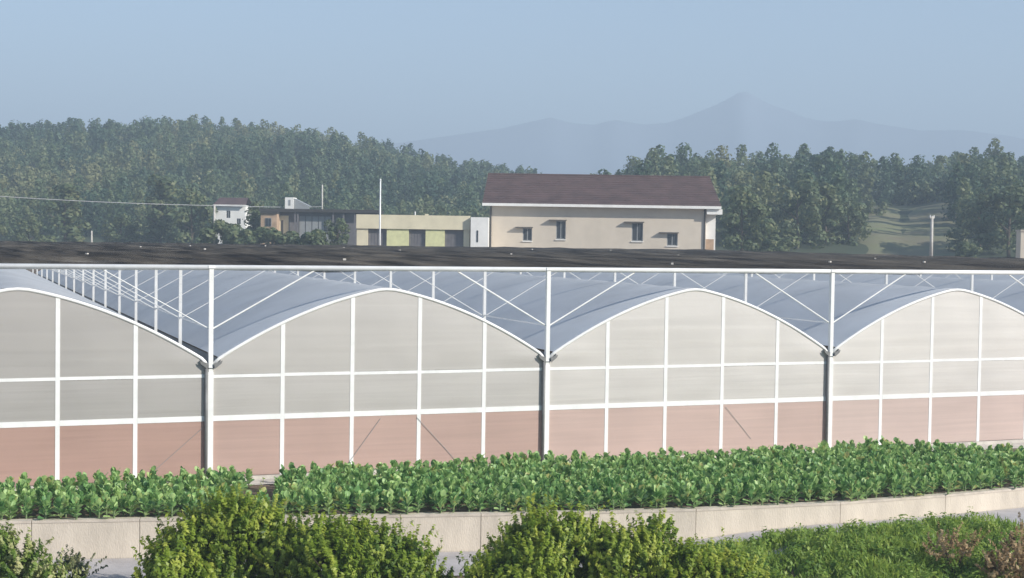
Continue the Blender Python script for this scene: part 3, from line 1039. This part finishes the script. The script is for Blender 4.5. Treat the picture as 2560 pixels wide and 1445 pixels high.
MB().box(lx(890), 0.06, 0.0, lx(1172), 0.36, lz(619)).box(lx(890), 0.36, 0, lx(890) + 0.25, 7, lz(541)).box(lx(890) + .25, 6.75, 0, lx(1172), 7, lz(541)).build('wall', M['cream'], an)
MB().box(lx(889), -0.10, lz(573), lx(1173), 0.36, lz(538)).build('parapet', M['cream'], an)
MB().box(lx(891), 0.36, lz(549), lx(1172), 6.75, lz(547)).build('roof_slab', M['kerb'], an)
for a, b, mk in ((890, 918, 'cream'), (965, 1020, 'lemon'), (1062, 1110, 'lemon'), (1157, 1172, 'cream')):
    MB().box(lx(a), 0.03, lz(619), lx(b), 0.36, lz(573) - 0.003).build('pilaster', M[mk], an)
for a, b in ((918, 965), (1020, 1062), (1110, 1157)):
    w = MB()
    w.box(lx(a), 0.28, lz(619), lx(b), 0.32, lz(573) - 0.003)
    o = w.build('window', M['shutter'], an)
    n = 6
    for i in range(n):
        xa = lx(a) + (lx(b) - lx(a)) * i / n
        MB().box(xa + 0.03, 0.25, lz(618), xa + (lx(b) - lx(a)) / n - 0.03, 0.278, lz(574) - 0.02).build('slat', M['shutter'], o)
MB().box(lx(888), -0.08, lz(619) - 0.10, lx(1174), 0.055, lz(619) - 0.002).build('sill', M['white_wall'], an)
MB().box(lx(1175), -0.5, 0, lx(1219), 5.0, lz(541)).build('stair_block', M['white_wall'], an)
MB().box(lx(1190), -0.53, lz(603), lx(1194), -0.503, lz(574)).build('slit_window', M['glass'], an)
MB().tube([(lx(1032), 2.0, lz(547)), (lx(1032), 2.0, lz(528))], 0.06, 6).build('vent_pipe', M['white'], an)
MB().box(lx(1058), 1.2, lz(547), lx(1066), 1.7, lz(534)).build('vent_box', M['cream'], an)

# flag pole
fp = (21.77, 91.06, 6.24)
fo = empty('flag_pole', (fp[0], fp[1], 2.9))
tag(fo, 'tall bare white flagpole in front of the flat annex', 'flagpole')
zt = 6.469 + (594 - 451) * m_px(134) - 2.9
MB().tube([(0, 0, 0), (0, 0, zt)], 0.10, 8, 0.06).build('shaft', M['white'], fo, smooth=True)
MB().tube([(0, 0, zt), (0, 0, zt + 0.14)], 0.10, 8, 0.03).build('finial', M['white'], fo)
MB().box(-0.4, -0.4, -0.1, 0.4, 0.4, 0.15).build('plinth', M['kerb'], fo)

# long low shed left of the annex
sx = (26.08, 136.69, 6.04)
sh = empty('long_shed', (sx[0], sx[1], 4.0), -YAW)
tag(sh, 'long low shed with a dark flat roof and grey doors left of the annex', 'shed')
k = m_px(178); HZ2 = 6.469 - 4.0


def qx(px): return (px - 770) * k
def qz(py): return HZ2 + (591.5 - py) * k


MB().box(qx(690), 0.3, 0, qx(940), 0.5, qz(532)).box(qx(690), 0.5, 0, qx(690) + .2, 6, qz(532)).box(qx(940) - .2, 0.5, 0, qx(940), 6, qz(532)).build('wall', M['shutter'], sh)
MB().box(qx(648), -0.7, qz(531), qx(945), 6.2, qz(523)).build('roof', M['dark'], sh)
MB().box(qx(690), 0.2, 0, qx(719), 0.297, qz(540)).build('cream_panel', M['cream'], sh)
MB().box(qx(700), 0.17, 0, qx(706), 0.197, qz(552)).build('door', M['dark'], sh)
for i in range(5):
    a = 746 + i * 16.2
    MB().box(qx(a), 0.2, 0.2, qx(a + 14), 0.297, qz(541)).build('door_panel', M['frame'], sh)
for px in (735, 742, 830, 856, 884):
    MB().box(qx(px), -0.5, 0, qx(px) + 0.18, -0.3, qz(531)).build('post', M['shutter'], sh)

hb_ = (21.07, 136.53, 5.98)
hu = empty('brick_hut', (hb_[0], hb_[1], 4.0), -YAW)
tag(hu, 'small orange brick hut at the left end of the long shed', 'hut')
k = m_px(176)
MB().box(-20 * k, 0, 0, 20 * k, 3.5, HZ2 + (590 - 534) * k).build('wall', M['orange'], hu)
MB().box(-22 * k, -0.2, HZ2 + (590 - 534) * k, 22 * k, 3.7, HZ2 + (590 - 530) * k).build('roof', M['dark'], hu)
o = MB().box(-8 * k, -0.05, HZ2 + (590 - 566) * k, 7 * k, 0.02, HZ2 + (590 - 545) * k).build('window', M['frame'], hu)
for a, b in ((-7, -1), (0, 6)):
    MB().box(a * k, -0.08, HZ2 + (590 - 565) * k, b * k, -0.052, HZ2 + (590 - 546) * k).build('pane', M['glass'], o)

wt = (27.68, 151.12, 5.98)
to = empty('rooftop_cabin', (wt[0], wt[1], 4.0), -YAW)
tag(to, 'small white cabin with a grey lean-to rising behind the long shed roof', 'cabin')
k = m_px(192)
MB().box(-25 * k, 0, 0, -4 * k, 3, HZ2 + (591 - 494) * k).build('wall', M['white_wall'], to)
MB().box(-16 * k, -0.03, HZ2 + (591 - 514) * k, -11 * k, -0.003, HZ2 + (591 - 500) * k).build('window', M['frame'], to)
g = MB(); g.face((-4 * k, 0.2, 0), (36 * k, 0.2, 0), (36 * k, 0.2, HZ2 + (591 - 515) * k), (-4 * k, 0.2, HZ2 + (591 - 496) * k))
g.face((-4 * k, 0.2, HZ2 + (591 - 496) * k), (36 * k, 0.2, HZ2 + (591 - 515) * k), (36 * k, 3, HZ2 + (591 - 515) * k), (-4 * k, 3, HZ2 + (591 - 496) * k))
g.build('lean_to', M['frame'], to)

# white house at the edge of the wood
wx = (21.10, 162.34, 5.83)
wh = empty('white_house', (wx[0], wx[1], 4.4), -YAW)
tag(wh, 'small white house with a brown roof at the foot of the left hill', 'house')
k = m_px(200); HZ3 = 6.469 - 4.4


def wz(py): return HZ3 + (588.5 - py) * k


hol = [(-8 * k, 2 * k, wz(545), wz(527)), (18 * k, 28 * k, wz(560), wz(546))]
wall_with_holes(-36 * k, 40 * k, 0, wz(513), hol, 0).build('wall', M['white_wall'], wh)
MB().box(-36 * k, 0.25, 0, -36 * k + .25, 5, wz(513)).box(40 * k - .25, 0.25, 0, 40 * k, 5, wz(513)).build('side_wall', M['white_wall'], wh)
for h in hol:
    o = MB().box(h[0], 0.12, h[2], h[1], 0.16, h[3]).build('window', M['glass'], wh)
    MB().box((h[0] + h[1]) / 2 - .04, 0.08, h[2], (h[0] + h[1]) / 2 + .04, 0.118, h[3]).build('frame', M['frame'], o)
g = MB()
g.face((-40 * k, -0.5, wz(513)), (43 * k, -0.5, wz(513)), (38 * k, 2.5, wz(493)), (-34 * k, 2.5, wz(493)))
g.face((43 * k, 5.5, wz(513)), (-40 * k, 5.5, wz(513)), (-34 * k, 2.5, wz(493)), (38 * k, 2.5, wz(493)))
g.build('roof', M['roof_tile'], wh)
MB().box(-40 * k, -0.55, wz(514.5), 43 * k, -0.503, wz(512)).build('fascia', M['white_wall'], wh)

# gate pillar at the right border
pr_ = (68.36, 58.57, 7.05)
gp = empty('gate_pillar', (pr_[0], pr_[1], 2.0), -YAW)
tag(gp, 'pale pinkish pillar cut by the right border above the net', 'pillar')
k = m_px(121)
MB().box(-11 * k, 0, 0, 22 * k, 1.1, 4.469 + (617 - 578) * k).build('shaft', M['house_wall'], gp)
MB().box(-12.5 * k, -0.08, 4.469 + (617 - 578) * k, 23.5 * k, 1.18, 4.469 + (617 - 574) * k).build('cap', M['cope'], gp)

# ------------------------------------------------------------------ poles and wire
def pole(loc, ztop, r0, label, arm=0.0, name='utility_pole', cat='utility pole'):
    o = empty(name, loc)
    tag(o, label, cat)
    h = ztop - loc[2]
    MB().tube([(0, 0, 0), (0, 0, h)], r0, 8, r0 * 0.75).build('shaft', M['pole'], o, smooth=True)
    if arm:
        ca = MB().box(-arm, -0.06, h - 0.22, arm, 0.06, h - 0.08).build('crossarm', M['pole'], o)
        for s in (-0.9, 0.9):
            MB().tube([(s * arm, 0, h - 0.08), (s * arm, 0, h + 0.08)], 0.05, 6, 0.03).build('insulator', M['white'], ca)
    return o


a_ = (66.81, 68.87, 4.81)
pole(a_, (66.81, 68.87, 9.14)[2], 0.17, 'pale concrete utility pole in front of the grassy clearing', 0.24)
a_ = (36.70, 172.28, 8.37)
pole(a_, (36.70, 172.28, 14.21)[2], 0.14, 'thin grey pole against the wood above the long shed')
a_ = (-1.53, 117.53, 4.53)
pole(a_, (-1.53, 117.53, 6.74)[2], 0.11, 'short white post at the foot of the left hill', name='marker_post', cat='post')
a_ = (12.96, 127.91, 4.09)
pole(a_, (12.96, 127.91, 9.94)[2], 0.16, 'white post at the left corner of the white house', name='marker_post', cat='post')
pL = (-26.58, 127.47, 3.73)
pole(pL, (-26.58, 127.47, 11.55)[2], 0.16, 'concrete utility pole outside the left border holding the power line', 0.5)
A = Vector((-26.58, 127.47, 11.38)); B = Vector((12.96, 127.91, 9.85)); Cw = Vector((36.70, 172.28, 10.93))
g = MB()
pts = []
for i in range(41):
    t = i / 40
    p = A.lerp(B, t); p.z -= 1.2 * 4 * t * (1 - t) * 0.35
    pts.append(p)
g.tube(pts, 0.035, 5)
pts = []
for i in range(13):
    t = i / 12
    p = B.lerp(Cw, t); p.z -= 0.1 * 4 * t * (1 - t)
    pts.append(p)
g.tube(pts, 0.035, 5)
tag(g.build('power_line', M['wire']), 'pale power line sagging across the wood on the left', 'power line')

# ------------------------------------------------------------------ foreground shrubs
def shrub(base, spec, n, seed, label, name='leafy_shrub', mk='shrub_leaf', leaf=(0.07, 0.135), cat='shrub', tint=(0.5, 0.2)):
    """spec: list of (dx, dy, z, rx, rz) leafy masses relative to base; sprays of leaves on upright shoots"""
    rng = np.random.default_rng(seed)
    o = empty(name, base)
    tag(o, label, cat)
    P, Nn, S, T = [], [], [], []
    stems = MB()
    vol = sum(s[3] ** 2 for s in spec)
    for (dx, dy, z, rx, rz) in spec:
        c = np.array([dx, dy, z])
        stems.tube([(dx * 0.15, dy * 0.15, 0), (dx * 0.55, dy * 0.55, z * 0.45), (dx, dy, z)], 0.045, 6, 0.015)
        ns = int(1.55 * n * rx ** 2 / vol / 26)
        d = unit(rng.normal(size=(ns, 3)) + np.array([0, 0, 0.35]))
        rad = rng.uniform(0.06, 1.0, (ns, 1)) ** 0.5 * (1 + 0.28 * np.sin(6 * d[:, :1] + seed) * np.sin(5 * d[:, 1:2] + 2 * seed + 3 * d[:, 2:]))
        tipb = c + d * rad * np.array([rx, rx, rz])
        up = unit(d * 0.7 + np.array([0, 0, 0.9]) + rng.normal(0, 0.25, (ns, 3)))
        ln = rng.uniform(0.14, 0.40, (ns, 1)) * rng.choice([1, 1, 1, 1.7], (ns, 1))
        st = rng.normal(tint[0], tint[1], (ns, 1))
        for q in range(26):
            t = q / 25
            a = rng.uniform(0, 6.28, ns)
            side = np.stack([np.cos(a), np.sin(a), rng.uniform(-.3, .6, ns)], 1)
            P.append(tipb + up * ln * t + side * 0.05 * (1.15 - t) * rng.uniform(0.5, 1.5, (ns, 1)))
            Nn.append(side * 0.35 + up * 0.45 + d * 0.6 + rng.normal(0, 0.25, (ns, 3)))
            S.append(rng.uniform(leaf[0], leaf[1], ns))
            T.append((st[:, 0] + 0.22 * (t - 0.5) + rng.normal(0, 0.08, ns)))
        for i in range(0, ns, 14):
            e = tipb[i]
            stems.tube([tuple(c * 0.9 + (e - c) * 0.1), tuple(e * 0.6 + c * 0.4), tuple(e)], 0.014, 4, 0.004, cap=False)
    P = np.concatenate(P); Nn = np.concatenate(Nn); S = np.concatenate(S); T = np.clip(np.concatenate(T), 0, 1)
    stems.build('stem', M['twig'], o)
    link('foliage', np_mesh('foliage', leaves(P, Nn, S, rng, 0.5), 4, M[mk], T), o)
    return o


def masses(seed, hw, top, n=20, skew=0.0):
    r = random.Random(seed * 31 + 7)
    out = []
    for i in range(n):
        q = (i + r.uniform(0.1, 0.9)) / n * 2 - 1
        rr = r.uniform(0.26, 0.46)
        zt = top * (1 - 0.30 * abs(q - skew) ** 2.2) * r.uniform(0.80, 1.03)
        out.append((q * (hw - 0.3), r.uniform(-0.35, 0.45), zt - rr, rr, rr * r.uniform(0.9, 1.3)))
    for i in range(n // 2):
        q = r.uniform(-1, 1)
        rr = r.uniform(0.45, 0.7)
        out.append((q * (hw - 0.25), r.uniform(-0.7, 0.1), r.uniform(0.35, max(0.5, top * 0.62 * (1 - 0.3 * q * q))), rr, rr))
    return out


def gz(x, y):
    return low_ground(x, y) - 0.03


def sh_at(px_xy):
    x, y = px_xy
    return (x, y, gz(x, y))


b = sh_at((-10.84, -9.51))
shrub(b, masses(1, 1.55, 2.26, 24, skew=0.05), 44000, 1,
      'big yellow green shrub in front of the low wall, left of the middle')
b = sh_at((-8.54, -10.63))
shrub(b, masses(2, 1.48, 2.10, 22, skew=-0.30), 36000, 2,
      'darker green shrub touching the right side of the big yellow green one', tint=(0.40, 0.18))
b = sh_at((-5.12, -11.99))
shrub(b, masses(3, 1.60, 2.38, 24, skew=0.20), 44000, 3,
      'tall olive shrub in front of the low wall at the middle of the picture')
b = sh_at((-3.03, -12.72))
shrub(b, masses(4, 1.58, 2.28, 22, skew=-0.30), 38000, 4,
      'loose green shrub with dry tips right of the tall olive shrub', tint=(0.46, 0.22))
b = sh_at((-1.46, -13.12))
shrub(b, masses(5, 0.75, 1.6, 9), 11000, 5,
      'low yellow green shrub between the tall shrubs and the grass', tint=(0.55, 0.2))
b = sh_at((-14.79, -8.26))
shrub(b, [(-0.35, 0, 1.15, 0.42, 0.40), (0.0, 0, 0.85, 0.5, 0.42), (0.5, 0.1, 0.45, 0.5, 0.36), (0.85, 0, 0.25, 0.4, 0.25), (-0.7, 0, 0.9, 0.5, 0.5)], 8000, 6,
      'leafy weed with pale tips in the lower left corner', name='leafy_weed', mk='pale_leaf', leaf=(0.07, 0.14), cat='weed', tint=(0.5, 0.24))
b = sh_at((-13.65, -7.21))
shrub(b, [(0.0, 0, 0.45, 0.16, 0.16), (0.12, 0, 0.30, 0.14, 0.14)], 700, 7,
      'small sprig of grey green leaves before the low wall on the left', name='leafy_sprig', mk='tree_leaf', leaf=(0.06, 0.11), cat='weed')

# dry brown weeds at the right border
b = sh_at((5.41, -13.27))
shrub(b, [(-0.45, 0, 0.45, 0.35, 0.28), (0.1, 0, 0.75, 0.4, 0.35), (0.6, 0, 0.8, 0.42, 0.36), (0.3, -0.4, 0.35, 0.5, 0.3)], 2600, 8,
      'dry brown weeds at the right border before the low wall', name='dry_weed', mk='dry', leaf=(0.06, 0.13), cat='weed')
b = sh_at((4.57, -12.29))
shrub(b, [(-0.2, 0, 0.55, 0.45, 0.25), (0.3, 0, 0.5, 0.35, 0.2)], 800, 9,
      'sparse dry weeds behind the grass, left of the brown weeds', name='dry_weed', mk='dry', leaf=(0.05, 0.10), cat='weed')

# grass on the verge to the right
rng = np.random.default_rng(9)
n = 60000
gx = rng.uniform(-2.8, 8.5, n); tt_ = rng.uniform(0.25, 8.5, n)
gy = np.array([wall_y(a) for a in gx]) - tt_
dens = 0.5 + 0.5 * np.sin(gx * 2.1 + 1.3 * np.sin(gy * 1.7)) * np.sin(gy * 1.9 + gx)
edge = np.clip((gx + 1.3 - 0.35 * (tt_ - 4)) / 1.6, 0, 1) * np.clip((tt_ - 0.6) / 1.3, 0, 1)
keep = rng.uniform(0, 1, n) < (0.25 + 0.75 * dens) * edge
gx, gy, dens, edge = gx[keep], gy[keep], dens[keep], edge[keep]
gzv = np.array([low_ground(a, b_) for a, b_ in zip(gx, gy)])
hgt = rng.uniform(0.12, 0.34, len(gx)) * (0.6 + 0.9 * dens) * (0.5 + 0.5 * edge)
an_ = rng.uniform(0, 6.28, len(gx))
wv = np.stack([np.cos(an_), np.sin(an_), 0 * an_], 1) * rng.uniform(0.012, 0.028, (len(gx), 1))
lean = np.stack([rng.normal(0, 0.35, len(gx)), rng.normal(0, 0.35, len(gx)), np.ones(len(gx))], 1) * hgt[:, None]
p0 = np.stack([gx, gy, gzv - 0.02], 1)
mid = p0 + lean * np.array([0.4, 0.4, 0.6]); tip = p0 + lean
quad = np.stack([p0 - wv * 0.6, mid + wv * -1.0, tip, mid + wv], 1).reshape(-1, 3)
wq, wt_ = [], []
for i in range(620):
    wx_ = rng.uniform(-2.0, 7.5); wt0 = rng.uniform(1.3, 8.0)
    if (wx_ + 1.2 - 0.35 * (wt0 - 4)) < 0: continue
    wy_ = wall_y(wx_) - wt0
    kq = 120; rr_ = rng.uniform(0.14, 0.36); hh_ = rng.uniform(0.22, 0.52)
    dd_ = unit(rng.normal(size=(kq, 3)) + np.array([0, 0, 0.5]))
    pp_ = np.array([wx_, wy_, low_ground(wx_, wy_) + 0.05]) + dd_ * np.array([rr_, rr_, hh_]) * rng.uniform(0.4, 1, (kq, 1))
    wq.append(leaves(pp_, dd_ + rng.normal(0, 0.3, (kq, 3)), rng.uniform(0.06, 0.13, kq), rng, 0.5, up=np.array([0, 0, 1.0])))
    wt_.append(np.clip(rng.normal(0.45, 0.16) + rng.normal(0, 0.1, kq), 0, 1))
tn = np.clip(0.30 + 0.38 * dens + rng.normal(0, 0.16, len(gx)), 0, 1)
quad = np.concatenate([quad] + wq); tn = np.concatenate([tn] + wt_)
tag(link('verge_grass', np_mesh('verge_grass', quad, 4, M['grass'], tn)), 'long green grass and weeds on the verge at lower right', 'grass', kind='stuff')

# pale stones on the verge, lower left
rs = random.Random(4)
stone_mes = []
for i in range(3):
    g = MB()
    for j in range(5):
        for q in range(8):
            th = math.pi * (j + 0.15) / 4.3; ph = 2 * math.pi * q / 8
            r = 0.12 * rs.uniform(0.8, 1.15)
            g.v.append((r * 1.2 * math.sin(th) * math.cos(ph), r * math.sin(th) * math.sin(ph), 0.06 + r * 0.8 * math.cos(th)))
    for j in range(4):
        for q in range(8):
            g.f.append((j * 8 + q, (j + 1) * 8 + q, (j + 1) * 8 + (q + 1) % 8, j * 8 + (q + 1) % 8))
    g.f.append(tuple(range(8)))
    stone_mes.append(g.mesh('stone', M['stone'], True))
for (x, y), lab in (((-14.44, -6.14), 'pale round stone in the lower left corner, biggest of the three'),
                    ((-14.66, -6.16), 'pale stone left of the biggest stone, lower left corner'),
                    ((-14.07, -5.96), 'pale stone right of the biggest stone, lower left corner')):
    s = 1.1 if 'biggest of' in lab else 0.75
    o = link('field_stone', stone_mes[rs.randrange(3)], None, (x, y, low_ground(x, y)), (0, 0, rs.uniform(0, 6)), (s, s, s))
    tag(o, lab, 'stone', 'pale stones on the verge')

# ------------------------------------------------------------------ haze
mt = bpy.data.materials.new('pale_haze')
mt.use_nodes = True
nt = mt.node_tree
nt.nodes.clear()
ou = nt.nodes.new('ShaderNodeOutputMaterial'); pv = nt.nodes.new('ShaderNodeVolumePrincipled')
pv.inputs['Color'].default_value = (0.67, 0.83, 1.0, 1)
pv.inputs['Density'].default_value = 0.0012
pv.inputs['Anisotropy'].default_value = 0.0
nt.links.new(pv.outputs[0], ou.inputs['Volume'])
hzb = MB().box(-5200, -2100, -8, 5200, 5300, 236).build('haze', mt)
tag(hzb, 'thin pale morning haze over the valley', 'haze', kind='stuff')
